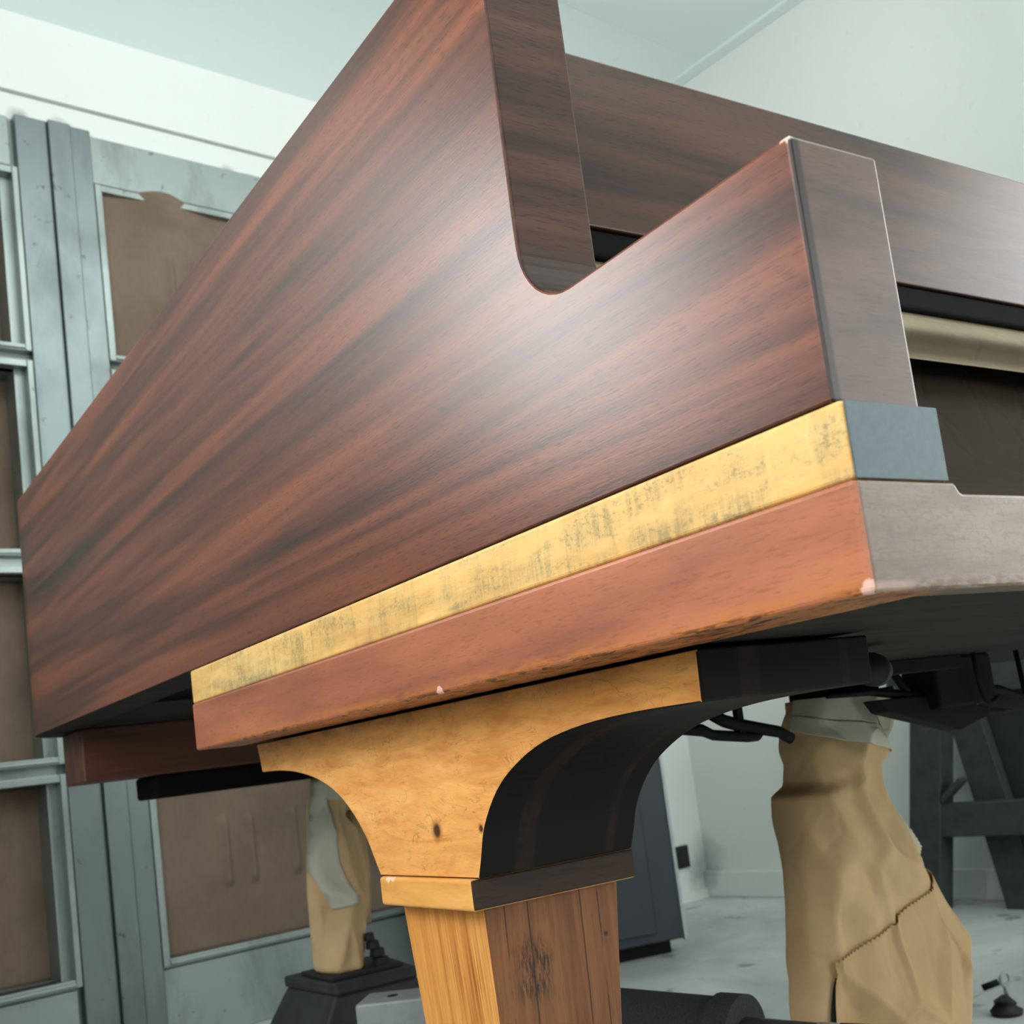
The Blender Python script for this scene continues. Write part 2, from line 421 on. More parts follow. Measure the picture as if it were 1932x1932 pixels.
# cove between the back wall and the ceiling
bm = NB(); pr = []
for k in range(17):
    a = math.radians(50+40*k/16); pr.append((-.833*(math.cos(math.radians(50))-math.cos(a)), 2.566+.833*(math.sin(a)-math.sin(math.radians(50)))))
ring0 = [bm.verts.new(RM @ Vector((LEFT_S-.05, t_, z_))) for t_, z_ in pr+[(.05, 2.84), (.05, 2.566)]]
ring1 = [bm.verts.new(RM @ Vector((.05, t_, z_))) for t_, z_ in pr+[(.05, 2.84), (.05, 2.566)]]
for i in range(len(ring0)):
    j = (i+1) % len(ring0); f = bm.faces.new((ring0[i], ring0[j], ring1[j], ring1[i])); f.smooth = i < 16
bm.faces.new(ring0); bm.faces.new(list(reversed(ring1)))
o = struct('trim_9', bm, m_ceil); o.data.set_sharp_from_angle(angle=math.radians(25))
bm = NB(); box(bm, -.62, 0, 0, .08, 0, 2.257, RM); box(bm, LEFT_S-.1, -.62, .14, .2, 0, 2.257, RM); box(bm, LEFT_S-.1, 0, 0, .2, 2.257, 2.57, RM); struct('wall_back', bm, m_white)
bm = NB(); box(bm, 0, .08, FRONT_T, .08, 0, 2.78, RM); struct('wall_right', bm, m_white)
bm = NB(); box(bm, LEFT_S-.08, LEFT_S, FRONT_T, .0, 0, 2.78, RM); struct('wall_left', bm, m_sidewall)
bm = NB(); box(bm, LEFT_S-.08, .08, FRONT_T-.08, FRONT_T, 0, 2.78, RM); struct('wall_front', bm, m_sidewall)
bm = NB(); box(bm, LEFT_S, 0, -.003, .002, 2.340, 2.349, RM)
struct('trim_1', bm, flat('seam_shadow_grey', srgb(150, 152, 146), .8, 20, .1))
bm = NB(); box(bm, -.045, -.001, FRONT_T, -.30, 2.748, 2.762, RM); struct('trim_2', bm, m_ceil)
# kick rail at the foot of the right and back walls
bm = NB(); box(bm, -.018, 0, FRONT_T, 0, 0, .085, RM); struct('baseboard_right', bm, m_white, .003)
bm = NB(); box(bm, -.55, -.018, -.012, 0, 0, .03, RM); struct('baseboard_back', bm, m_white)

# steel filter rack on the back wall: posts, frames, plates
def rbox(s0, s1, t0, t1, z0, z1): 
    bm = NB(); box(bm, s0, s1, t0, t1, z0, z1, RM); return bm
TOPZ = 2.257
cols = [(-2.66, -2.128), (-1.912, -1.235)]
rows = [(.192, .640), (.683, 1.172), (1.112, 1.0)]
rows = [(.196, .633), (.690, 1.115), (1.172, 1.612), (1.668, 2.100)]
bm = NB()                                                       # backing strips of the rack
for (a, b) in cols:
    for (z0, z1) in zip([.0]+[q[1] for q in rows], [q[0] for q in rows]+[TOPZ]): box(bm, a-.02, b+.02, -.022, .0, z0, z1, RM)
for (a, b) in ((-3.95, -2.64), (-2.15, -1.90), (-1.25, -.62)): box(bm, a, b, -.0205, .12, 0, TOPZ, RM)
struct('trim_3', bm, m_frame)
# folded posts between the filter columns
m_post = grime_wall('galvanised_post', srgb(128, 137, 137), srgb(88, 96, 96), [(rp(-1.95, 1.95), .10, .3), (rp(-1.945, 1.6), .08, .45), (rp(-1.955, 1.72), .03, .6), (rp(-2.0, .25), .06, .2)], .7, 6, .40, 0, 1.0)
def post(n0, s0, s1):
    bm = NB(); wd = s1-s0
    box(bm, s0, s0+wd*.42, -.050, -.02, 0, TOPZ, RM)
    box(bm, s0+wd*.42, s0+wd*.72, -.062, -.02, 0, TOPZ, RM)
    box(bm, s0+wd*.72, s1, -.054, -.02, 0, TOPZ, RM)
    struct('trim_%d' % n0, bm, m_post, .0025)
post(4, -2.112, -1.931); post(5, -2.86, -2.70); post(6, -1.20, -1.02)
bm = NB()
for (a, b) in cols:
    box(bm, a-.03, b+.005, -.034, -.02, 2.128, TOPZ-.002, RM)       # header plate above the frames
    box(bm, a-.03, b+.005, -.040, -.02, 0, .172, RM)                # lower plate
struct('trim_7', bm, m_frame, .002)
bm = NB()
for (a, b) in cols:
    for (z0, z1) in rows:
        w_ = .017
        dp = .08 if a < -2 else -.018
        box(bm, a-w_, a, -.052, dp, z0-w_, z1+w_, RM); box(bm, b, b+w_*.8, -.052, dp, z0-w_, z1+w_, RM)
        box(bm, a, b, -.050, dp, z0-w_, z0, RM); box(bm, a, b, -.050, dp, z1, z1+w_, RM)
        box(bm, a, b, -.056, -.050, z0-w_*.75, z0-w_*.45, RM)
struct('trim_8', bm, m_frame, .0015)
# brown paper filters, one per opening
def filter_panel(a, b, z0, z1, label, bulge=False, slits=True):
    bm = NB(); nx, nz = 200, 44; grid = []
    for j in range(nz+1):
        row = []
        for i in range(nx+1):
            u, v = i/nx, j/nz; s_ = a+(b-a)*u; z_ = z0+(z1-z0)*v
            t_ = (.055 if a < -2 else -.030) + .004*math.sin(PI*u)*math.sin(PI*v) + .002*noise.noise(Vector((s_*9, z_*9, a)))
            if bulge:
                g = math.exp(-((u-.23)/.13)**2)*max(0, (v-.86)/.14)
                t_ -= .030*g; z_ += .028*math.exp(-((u-.23)/.14)**2)*max(0, (v-.93)/.07)
            if slits:
                for us in (.26, .36, .54):
                    if .33 < v < .70: t_ -= .011*math.exp(-((u-us)/.022)**2) if u < us else .011*math.exp(-((u-us)/.006)**2)
            row.append(bm.verts.new(RM @ Vector((s_, t_, z_))))
        grid.append(row)
    for j in range(nz):
        for i in range(nx): bm.faces.new((grid[j][i], grid[j][i+1], grid[j+1][i+1], grid[j+1][i]))
    c0 = room((a+b)/2, -.03, z0)
    o = mesh_obj('filter_panel', bm, m_filter, None, True, loc=c0)
    sd = o.modifiers.new('thickness', 'SOLIDIFY'); sd.thickness = .004; sd.offset = 0
    return tag(o, label, 'filter', 'brown paper filters in the steel rack')
nm = ['bottom', 'third', 'second', 'topmost']
for k, (z0, z1) in enumerate(rows):
    filter_panel(cols[0][0], cols[0][1], z0, z1, 'brown paper filter at left edge of the photo, %s in its column' % ['bottom one', 'third from top', 'second from top', 'topmost'][k])
lab = ['brown paper filter with upright slits at the bottom of the rack, below the piano tail',
       'brown paper filter behind the piano side, third from top in its column',
       'brown paper filter behind the piano side, second from top in its column',
       'upper brown paper filter with a bulging crumpled orange top edge, right of the steel post']
for k, (z0, z1) in enumerate(rows):
    filter_panel(cols[1][0], cols[1][1]-(0 if k else .0), z0, z1, lab[k], k == 3)

# light fixtures (the frames round the room's lamps)
def fixture(s0, s1, t0, t1, z0, z1):
    return rbox(s0, s1, t0, t1, z0, z1)
for (a, b) in ((-3.95, -2.95), (-5.25, -4.25)):
    o = mesh_obj('booth_light', fixture(-.07, -.001, a, b, .35, 2.05), m_steel, loc=room(-.03, (a+b)/2, .65))
    tag(o, 'tall booth light box on the right wall, %s' % ('the one nearer the back corner' if a > -4 else 'the one farther from the back corner'), 'light', 'booth light boxes')
o = mesh_obj('booth_light', fixture(LEFT_S+.001, LEFT_S+.07, -1.10, -.50, 1.05, 1.95), m_steel, loc=room(LEFT_S+.03, -.62, .8))
tag(o, 'booth light box on the left wall near the filters', 'light')

# socket
t_ = thing('wall_socket', 'small black wall socket low on the white wall beside the dark cabinet', 'socket', room(-.105, -.004, .115))
mesh_obj('socket_plate', rbox(-.150, -.084, -.010, .0, .112, .186), m_socket, t_, False, .003)
mesh_obj('socket_face', rbox(-.130, -.098, -.013, -.009, .128, .170), m_rubber, t_, False, .002)

# dark cabinet
CB = Matrix.Translation((1.676, 2.145, 0)) @ Matrix.Rotation(math.radians(-14), 4, 'Z')
t_ = thing('dark_cabinet', 'tall dark slate metal cabinet standing on the floor behind the front leg', 'cabinet', (1.45, 2.3, 0))
bm = NB(); box(bm, -.50, 0, 0, .32, .035, .82, CB); mesh_obj('body', bm, m_cab, t_, False, .004)
bm = NB(); box(bm, -.49, -.08, -.010, 0, .06, .80, CB); mesh_obj('door', bm, m_cab, t_, False, .003)
bm = NB(); box(bm, -.004, .005, -.006, .005, .03, .82, CB); mesh_obj('edge_highlight', bm, m_cabedge, t_, False, .001)['label'] = 'painted highlight along the corner edge'
bm = NB(); box(bm, -.47, -.03, .03, .29, 0, .035, CB); mesh_obj('plinth', bm, m_iron, t_)

# trestle near the right wall (s is the distance left of that wall, t runs along it)
t_ = thing('wooden_trestle', 'dark slate painted wooden trestle with rail and slanted leg by the right wall', 'trestle', room(-.17, -1.15, 0))
bm = NB(); box(bm, -.19, -.14, -1.75, -1.02, .196, .283, RM); mesh_obj('rail', bm, m_trestle, t_, False, .003)
def rpoly(pts, s0, s1):
    bm = NB(); a = [bm.verts.new(RM @ Vector((s0, q[0], q[1]))) for q in pts]; b = [bm.verts.new(RM @ Vector((s1, q[0], q[1]))) for q in pts]
    bm.faces.new(a); bm.faces.new(list(reversed(b)))
    for i in range(len(pts)): bm.faces.new((a[i], b[i], b[(i+1) % len(pts)], a[(i+1) % len(pts)]))
    return bm
mesh_obj('post', rpoly([(-.90, 0), (-1.028, .66), (-1.122, .66), (-.994, 0)], -.20, -.13), m_trestle, t_, False, .003)
mesh_obj('leg', rpoly([(-1.075, .52), (-1.15, .0), (-1.25, .0), (-1.165, .52)], -.135, -.10), m_trestle, t_, False, .002)
mesh_obj('leg', rpoly([(-1.66, .52), (-1.66, .0), (-1.76, .0), (-1.75, .52)], -.135, -.10), m_trestle, t_, False, .002)
mesh_obj('brace', rpoly([(-1.055, .286), (-1.055, .305), (-1.115, .352), (-1.122, .340)], -.20, -.165), m_trestle, t_, False, .002)
mesh_obj('top_rail', rpoly([(-.90, .56), (-.90, .64), (-1.8, .64), (-1.8, .56)], -.13, -.09), m_trestle, t_, False, .002)
o = mesh_obj('charcoal_board', rpoly([(-1.135, .70), (-1.165, .30), (-1.26, .0), (-2.2, .0), (-2.2, .70)], -.095, -.05), m_boardm, loc=room(-.07, -1.6, 0))
tag(o, 'large charcoal board standing behind the trestle against the right wall', 'board')

# ------------------------------------------------------------------ the piano
P = thing('grand_piano', 'mahogany grand piano case with sloping notched side, gold strip and pine front leg', 'piano', (0, 0, 0))
W = .0477; ZG = .668; ZA = .768; YN = .172; ZR = .988; YT = 1.385; WP = 1.46
R_ = .036
prof = [(0, ZG), (0, ZA)]
for k in range(11):
    a = k/10*PI/2; prof.append((YN-R_+R_*math.sin(a), ZA+R_-R_*math.cos(a)))
prof += [(YN, ZR), (YT, ZR), (YT, ZG)]
bm = NB(); f0, f1, side = extrude_x(bm, prof, 0, W)
for f in side:
    ys = [v.co.y for v in f.verts]
    if max(ys) < 1e-4: f.material_index = 1
    elif max(v.co.z for v in f.verts) < ZG+1e-5: f.material_index = 3
    elif max(ys) < YN+.001 and min(v.co.z for v in f.verts) >= ZA-.001: f.material_index = 2
f1.material_index = 2
mesh_obj('case_side', bm, [m_side, m_armfront, m_notch, m_under], P, False, .0016, 3)
bm = NB(); extrude_x(bm, prof[:-2]+[(.62, ZR), (.62, ZG)], WP-W, WP)
mesh_obj('case_side', bm, m_side, P, False, .0016, 3)
# tail and bent side: ribbon of the same thickness
path = []
for k in range(13):
    a = k/12*PI/2; path.append(Vector((.11-.11*math.cos(a), YT+.11*math.sin(a), 0)))
def bez(p0, p1, p2, p3, n_):
    r = []
    for k in range(1, n_+1):
        u = k/n_; r.append(p0*(1-u)**3+p1*3*u*(1-u)**2+p2*3*u*u*(1-u)+p3*u**3)
    return r
path += bez(path[-1], Vector((.45, YT+.11, 0)), Vector((.62, YT+.10, 0)), Vector((.78, 1.28, 0)), 14)
path += bez(path[-1], Vector((.94, 1.05, 0)), Vector((WP, 1.05, 0)), Vector((WP, .62, 0)), 18)
bm = NB(); rings = []
for i, p in enumerate(path):
    d = (path[min(i+1, len(path)-1)]-path[max(i-1, 0)]).normalized()
    if i == 0: d = Vector((0, 1, 0))
    if i == len(path)-1: d = Vector((0, -1, 0))
    n_ = Vector((d.y, -d.x, 0))
    q = p+n_*W
    rings.append([bm.verts.new((a.x, a.y, z)) for a, z in ((p, ZG), (p, ZR), (q, ZR), (q, ZG))])
for i in range(len(rings)-1):
    for k in range(4): 
        f = bm.faces.new((rings[i][k], rings[i+1][k], rings[i+1][(k+1) % 4], rings[i][(k+1) % 4])); f.smooth = k in (0, 2); f.material_index = 1 if k in (2, 3) else 0
bm.faces.new(rings[0]); bm.faces.new(list(reversed(rings[-1])))
o = mesh_obj('bent_side', bm, [m_side, m_under], P)
for p in o.data.polygons: p.use_smooth = abs(p.normal.z) < .5
o.data.set_sharp_from_angle(angle=math.radians(40))

# strips under the case side; the front end of each is a piece of its own
bm = NB(); box(bm, -.0008, .052, -.0036, .7237, .6397, ZG)
for f in bm.faces:
    pass
mesh_obj('gold_strip', bm, m_gold, P, False, .0018, 3)['label'] = 'pale golden veneer strip with greenish grey smears'
bm = NB(); box(bm, .0008, .0511, -.0044, -.0036, .6400, .6678); mesh_obj('end_block', bm, m_grey, P, False, .0003, 2)['label'] = 'blue grey painted end block'
bm = NB(); box(bm, -.0018, .04, -.0044, .7237, .600, .6397); mesh_obj('key_bed_side', bm, m_bedside, P, False, .002, 3)['label'] = 'orange brown lower strip with worn bottom edge'
bm = NB()
pf = [(.0003, .6002), (.0003, .6394), (.0537, .6394), (.0548, .6375), (.0558, .6362), (.0575, .6353), (WP-.0575, .6353), (WP-.0537, .6394), (WP, .6394), (WP, .6002)]
a = [bm.verts.new((x, -.0048, z)) for x, z in pf]; b = [bm.verts.new((x, .012, z)) for x, z in pf]
bm.faces.new(a); bm.faces.new(list(reversed(b)))
for i in range(len(pf)): bm.faces.new((a[i], b[i], b[(i+1) % len(pf)], a[(i+1) % len(pf)]))
mesh_obj('key_slip', bm, m_slip, P, False, .0012, 3)['label'] = 'pale greyish front rail with chipped lower edge'
bm = NB(); box(bm, .038, WP-.002, .011, .7237, .6005, .6350); mesh_obj('key_bed', bm, m_under, P)
bm = NB(); box(bm, WP-.04, WP+.001, .7, .7237, .6, .6397); box(bm, .045, WP-.045, .68, .72, .62, .70); mesh_obj('back_rail', bm, m_under, P)
bm = NB(); box(bm, WP-.052, WP+.0008, .011, .7237, .6353, ZG); mesh_obj('end_block', bm, m_bedside, P)
# plank between the arms, black rail under it
bm = NB(); box(bm, W, WP-W, .26, .285, .873, ZR); mesh_obj('front_board', bm, m_plank, P, False, .0015, 3)
bm = NB(); box(bm, W, WP-W, .262, .30, .8545, .873); mesh_obj('felt_rail', bm, m_black, P, False, .003, 3)
# soundboard and beams
bm = NB(); box(bm, W, .80, .70, 1.40, .70, .712); box(bm, .80, 1.15, .70, 1.05, .70, .712); box(bm, W, WP-W, .29, .72, .70, .712)
mesh_obj('soundboard', bm, m_under, P)
bm = NB(); box(bm, .041, .70, 1.325, 1.43, .5968, .668); mesh_obj('tail_beam', bm, m_beam, P, False, .003)
bm = NB(); box(bm, .133, .62, 1.330, 1.43, .5655, .5966); mesh_obj('leg_plate', bm, m_black, P, False, .004)

# front leg: arched bracket, collar, tapering shaft
arc_l = [(.6795, .5742), (.6382, .5731), (.6005, .5692), (.5661, .5622), (.5350, .5509), (.5115, .5357), (.4941, .5186), (.4845, .5040), (.4773, .4925)]
arc_r = [(.3454, .4925), (.3400, .5044), (.3318, .5228), (.3135, .5425), (.2900, .5560), (.2600, .5662), (.2219, .5720), (.1783, .5742), (.1302, .5742)]
def smooth_poly(p, n_=4):
    out = []
    for i in range(len(p)-1):
        p0 = p[max(i-1, 0)]; p1 = p[i]; p2 = p[i+1]; p3 = p[min(i+2, len(p)-1)]
        for k in range(n_):
            u = k/n_
            out.append(tuple(.5*((2*p1[j])+(-p0[j]+p2[j])*u+(2*p0[j]-5*p1[j]+4*p2[j]-p3[j])*u*u+(-p0[j]+3*p1[j]-3*p2[j]+p3[j])*u**3) for j in (0, 1)))
    out.append(p[-1]); return out
pr = [(.1290, .5985), (.6865, .5985)] + smooth_poly(arc_l) + smooth_poly(arc_r)
bm = NB(); f0, f1, side = extrude_x(bm, pr, .0373, .1530)
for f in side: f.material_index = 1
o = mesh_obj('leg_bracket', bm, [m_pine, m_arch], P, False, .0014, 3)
o['label'] = 'honey pine bracket with a knot, dark inside the arch'
bm = NB(); box(bm, .0335, .1571, .3496, .4722, .4736, .4924)
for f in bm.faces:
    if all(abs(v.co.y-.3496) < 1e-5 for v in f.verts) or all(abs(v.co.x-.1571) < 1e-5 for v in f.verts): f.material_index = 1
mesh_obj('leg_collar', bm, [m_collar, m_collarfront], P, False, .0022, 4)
bm = NB()
def taper(z0, z1, a, b):
    lo = [bm.verts.new((x, y, z0)) for x, y in ((a[0], a[2]), (a[1], a[2]), (a[1], a[3]), (a[0], a[3]))]
    hi = [bm.verts.new((x, y, z1)) for x, y in ((b[0], b[2]), (b[1], b[2]), (b[1], b[3]), (b[0], b[3]))]
    bm.faces.new(list(reversed(lo))); bm.faces.new(hi)
    for i in range(4): bm.faces.new((lo[i], lo[(i+1) % 4], hi[(i+1) % 4], hi[i]))
taper(.20, .4738, (.060, .126, .374, .450), (.0473, .1508, .3628, .4690))
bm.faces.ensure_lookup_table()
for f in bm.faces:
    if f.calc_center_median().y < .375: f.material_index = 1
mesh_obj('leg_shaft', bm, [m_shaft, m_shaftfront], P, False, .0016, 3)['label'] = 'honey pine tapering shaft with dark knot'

# pedal rods and levers under the key bed
Tq = thing('pedal_linkage', 'tangle of black iron pedal rods and levers hanging under the key bed', 'pedal mechanism', (.58, .45, .60))
bm = NB(); tube(bm, [(.3289, .5, .5675), (.366, .5, .5615), (.3774, .5, .5562), (.4175, .5, .5505), (.4302, .5, .5495), (.436, .5, .550)], [.0055, .0055, .0048, .0048, .004, .001], 8); mesh_obj('lever', bm, m_iron, Tq, True)
bm = NB(); tube(bm, [(.380, .5, .5740), (.3921, .5, .5673), (.4071, .5, .5625), (.4573, .5, .5512), (.4714, .5, .5435)], [.006, .006, .006, .0055, .0055], 8); mesh_obj('lever', bm, m_iron, Tq, True)
bm = NB(); box(bm, .4065, .4145, .497, .503, .549, .600); mesh_obj('link_plate', bm, m_iron, Tq, False, .001)
bm = NB(); tube(bm, [(.255, .215, .5850), (.283, .235, .5850)], .0105, 20); mesh_obj('roller_stop', bm, m_rubber, Tq, True)
bm = NB(); box(bm, .30, .6175, .412, .432, .588, .6005); mesh_obj('mount_bar', bm, m_iron, Tq, False, .001)
bm = NB(); box(bm, .600, .688, .43, .47, .552, .6005); mesh_obj('mount_box', bm, m_iron, Tq, False, .003)
bm = NB(); tube(bm, [(.5660, .45, .590), (.5870, .45, .5640)], .0038, 8); mesh_obj('rod', bm, m_iron, Tq, True)
bm = NB(); tube(bm, [(.4715, .45, .5765), (.528, .45, .5760), (.5863, .45, .5683), (.6324, .45, .5629), (.683, .45, .5650), (.7216, .45, .5636), (.7602, .45, .5507), (.80, .45, .5507)], [.002, .0035, .005, .005, .005, .0045, .004, .004], 8); mesh_obj('lever', bm, m_iron, Tq, True)
bm = NB()
prism(bm, [(.530, .45, .568), (.600, .45, .567), (.69, .45, .548), (.69, .45, .540), (.641, .45, .530), (.5821, .45, .545), (.5394, .45, .556)], -.008, .012, Vector((0, 1, 0)))
mesh_obj('lever', bm, m_iron, Tq, False, .0015)
bm = NB(); tube(bm, [(.62, .45, .5535), (.66, .45, .5480), (.7194, .45, .5413), (.735, .45, .541)], [.005, .004, .003, .001], 8); mesh_obj('lever', bm, m_iron, Tq, True)
bm = NB(); tube(bm, [(.6474, .42, .6005), (.6474, .42, .5900), (.649, .42, .5709), (.6537, .42, .5560), (.660, .42, .5515), (.668, .42, .5535), (.672, .42, .5560)], .0024, 8); mesh_obj('hook_rod', bm, m_iron, Tq, True)
bm = NB(); tube(bm, [(.7605, .45, .6005), (.7631, .45, .5603), (.765, .45, .55)], .0026, 8); mesh_obj('rod', bm, m_iron, Tq, True)

# masking paper over the keyboard
def sheet(name, curve, x0, x1, m, label, seed, amp=.004):
    """curve: (y, z) from top to bottom"""
    c_ = smooth_poly(curve, 6); bm = NB(); g = []
    nx = 60
    for (y, z) in c_:
        row = []
        for i in range(nx+1):
            x = x0+(x1-x0)*i/nx
            k = noise.noise(Vector((x*9, y*14, z*14+seed)))*amp
            row.append(bm.verts.new((x, y+k, z+k*.6)))
        g.append(row)
    for j in range(len(g)-1):
        for i in range(nx): bm.faces.new((g[j][i], g[j][i+1], g[j+1][i+1], g[j+1][i]))
    o = mesh_obj(name, bm, m, None, True, loc=(.7, .15, .64))
    sd = o.modifiers.new('thickness', 'SOLIDIFY'); sd.thickness = .0006
    return tag(o, label, 'masking paper')
sheet('masking_paper', [(.272, .862), (.262, .848), (.244, .836), (.238, .826), (.246, .818), (.250, .812), (.243, .806)], .056, WP-.056, m_sheet,
      'olive grey masking paper rolled under the black felt rail', 1, .003)
sheet('masking_paper', [(.272, .825), (.258, .78), (.22, .72), (.12, .672), (.05, .650), (.016, .6365)], .056, WP-.056, m_sheet2,
      'dark brown masking paper covering the keyboard behind the front rail', 5, .006)

# ------------------------------------------------------------------ paper wrapped lyre under the key bed
def rag(x0, x1, k):
    return x0
class Wrap:
    """crumpled paper tube: outline left / right against height, patches laid over it"""
    def __init__(s_, L, R, yc, depth, seed, amp):
        s_.L = sorted((z, x) for x, z in L); s_.R = sorted((z, x) for x, z in R)
        s_.yc, s_.d, s_.seed, s_.amp = yc, depth, seed, amp
    def pt(s_, u, z, off=0):
        """u 0..1 over the front from left to right, 1..2 round the back"""
        l, r = interp(s_.L, z), interp(s_.R, z)
        a = PI*(1-u); hw = (r-l)/2+off-s_.d*.22; cx = (l+r)/2
        cc, ss = math.cos(a), math.sin(a)
        e = .75
        x = cx+hw*cc
        y = s_.yc-(s_.d+off)*math.copysign(abs(ss)**e, ss)
        p = Vector((x*15+z*6, z*9-x*3, s_.seed+u*2))
        # sharp folds: distance to cell borders
        dd, pp = noise.voronoi(p, distance_metric='DISTANCE')
        k = (dd[1]-dd[0])
        env = min(1, max(0, (.995-abs(math.cos(a)))/.3))
        y += s_.amp*(min(k, .6)-.3)*env*2.4
        y += s_.amp*.9*noise.noise(Vector((x*30, z*22, s_.seed*2)))*env*.6
        return Vector((x, y, z))
    def patch(s_, u0, u1, zt, zb, off, nu=60, nv=40):
        bm = NB(); g = []
        for i in range(nu+1):
            u = u0+(u1-u0)*i/nu; a = zt(u) if callable(zt) else zt; b = zb(u) if callable(zb) else zb
            g.append([bm.verts.new(s_.pt(u, a+(b-a)*j/nv, off)) for j in range(nv+1)])
        for i in range(nu):
            for j in range(nv): bm.faces.new((g[i][j], g[i+1][j], g[i+1][j+1], g[i][j+1]))
        return bm
    def closed(s_, zt, zb, nu=110, nv=90):
        bm = NB(); g = []
        for i in range(nu):
            u = 2*i/nu
            g.append([bm.verts.new(s_.pt(u, zt+(zb-zt)*j/nv)) for j in range(nv+1)])
        for i in range(nu):
            i2 = (i+1) % nu
            for j in range(nv): bm.faces.new((g[i][j], g[i2][j], g[i2][j+1], g[i][j+1]))
        bm.faces.new([g[i][0] for i in range(nu)]); bm.faces.new([g[i][nv] for i in reversed(range(nu))])
        return bm
def mp(name, bm, m, par, label=None, thick=.0005):
    o = mesh_obj(name, bm, m, par, True)
    if thick:
        sd = o.modifiers.new('thickness', 'SOLIDIFY'); sd.thickness = thick; sd.offset = 0
    if label: o['label'] = label
    return o
Ly = Wrap([(.5368, .5995), (.5368, .5783), (.5266, .5594), (.5149, .5295), (.5112, .4967), (.4948, .4876), (.4918, .4415), (.4798, .3647), (.4684, .2973), (.464, .15)],
          [(.664, .5995), (.6625, .5632), (.6424, .5265), (.6292, .5062), (.6399, .467), (.6658, .4146), (.6957, .3554), (.7276, .3168), (.7022, .2295), (.69, .15)], .55, .042, 3, .013)
Tw = thing('wrapped_pedal_lyre', 'pedal lyre wrapped in crumpled brown kraft paper with pale tape, hanging under the key bed', 'wrapped lyre', (.60, .55, .19))
mp('paper_wrap', Ly.closed(.578, .19), m_kraft, Tw, None, 0)
bm = NB(); box(bm, .555, .645, .535, .575, .572, .6005); mesh_obj('lyre_block', bm, m_under, Tw)
zz = lambda k: (abs((k*1.0) % 1 - .5)-.25)*.006
def u_of(x, z):
    l, r = interp(Ly.L, z), interp(Ly.R, z); cc = max(-1, min(1, (x-(l+r)/2)/((r-l)/2-.008))); return 1-math.acos(cc)/PI
# lower sheet with a pinked (zigzag) edge running diagonally upwards
zs = [(.463, .3144), (.4916, .3315), (.527, .3433), (.5597, .354), (.5946, .3698), (.634, .3821), (.69, .397)]
zu = sorted((u_of(x, z), z) for x, z in zs)
def top_low(u):
    return interp(zu, u)+zz(u*62)
mp('lower_sheet', Ly.patch(.19, 1.03, top_low, .19, .0035, 260, 50), m_kraft2, Tw, 'lower kraft sheet with zigzag cut edge')
# masking tape round the neck, in overlapping turns
def lin(a, b): return lambda u: a+(b-a)*u
mp('tape_band', Ly.patch(-.05, 1.05, lambda u: .5785-.006*u, lambda u: .560-.040*max(u, 0)**1.6, .0012), m_tape, Tw)
mp('tape_band', Ly.patch(-.03, .86, lambda u: .563-.034*u, lambda u: .548-.042*u, .0020), m_tape, Tw)
mp('tape_band', Ly.patch(.62, 1.12, lambda u: .581, lambda u: .553-.02*u, .0028), m_tapeb, Tw)
# yellowish strip down the right side with a pinked outer edge
def strip_patch():
    bm = NB(); rows_ = []
    cl = [(.562, .649, .545), (.540, .640, .528), (.516, .632, .505), (.49, .645, .49), (.46, .662, .46), (.43, .684, .43), (.412, .694, .412), (.40, .689, .40)]
    n_ = 70
    for k in range(n_+1):
        f = k/n_*(len(cl)-1); i = min(int(f), len(cl)-2); u = f-i
        z = cl[i][0]*(1-u)+cl[i+1][0]*u
        xr = cl[i][1]*(1-u)+cl[i+1][1]*u
        xl = interp(Ly.R, z)-.012
        xr = max(xr, xl+.004) + (zz(k*.6)*.6 if z < .44 else 0)
        rows_.append([bm.verts.new((xl+(xr-xl)*j/5, .556+.004*noise.noise(Vector((z*30, j, 0))), z)) for j in range(6)])
    for a, b in zip(rows_, rows_[1:]):
        for j in range(5): bm.faces.new((a[j], a[j+1], b[j+1], b[j]))
    return bm
mp('tape_strip', strip_patch(), m_tapeb, Tw, 'pale yellow masking paper strip with zigzag edge')
# opening at the bottom where the sheets part: dark patch laid on for the shade inside
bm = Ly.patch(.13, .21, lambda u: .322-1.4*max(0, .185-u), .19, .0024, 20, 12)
o = mp('gap_shade_patch', bm, m_iron, Tw, 'painted shade in the gap between the paper sheets')

# ------------------------------------------------------------------ wrapped rear leg
Lr = Wrap([(.3718, .566), (.3677, .5422), (.3584, .4968), (.3509, .4517), (.3465, .3913), (.3447, .3311), (.3452, .292), (.349, .286)],
          [(.424, .566), (.4217, .5512), (.4254, .5037), (.4443, .4844), (.4539, .4194), (.4482, .3731), (.4329, .3059), (.428, .286)], 1.385, .038, 11, .015)
Tl = thing('wrapped_rear_leg', 'small rear piano leg wrapped in brown kraft paper with a diagonal white tape strip', 'wrapped leg', (.39, 1.385, .286))
mp('paper_wrap', Lr.closed(.566, .286, 70, 60), m_kraft, Tl, None, 0)
mp('tape_band', Lr.patch(.0, 1.05, .5655, lambda u: .535-.008*u, .0015, 30, 8), m_tape, Tl)
def ru(x, z):
    l, r = interp(Lr.L, z), interp(Lr.R, z); cc = max(-1, min(1, (x-(l+r)/2)/((r-l)/2-.008))); return 1-math.acos(cc)/PI
bm = NB(); rr = []
tp = [(.560, .372, .392), (.5338, .371, .385), (.4893, .357, .386), (.4395, .3545, .392), (.405, .3625, .400), (.3745, .3750, .4075)]
for k in range(41):
    f = k/40*(len(tp)-1); i = min(int(f), len(tp)-2); u = f-i
    z, a, b = [tp[i][j]*(1-u)+tp[i+1][j]*u for j in range(3)]
    rr.append([bm.verts.new(Lr.pt(ru(a+(b-a)*j/8, z+.0003*j), z+.0006*j, .003)) for j in range(9)])
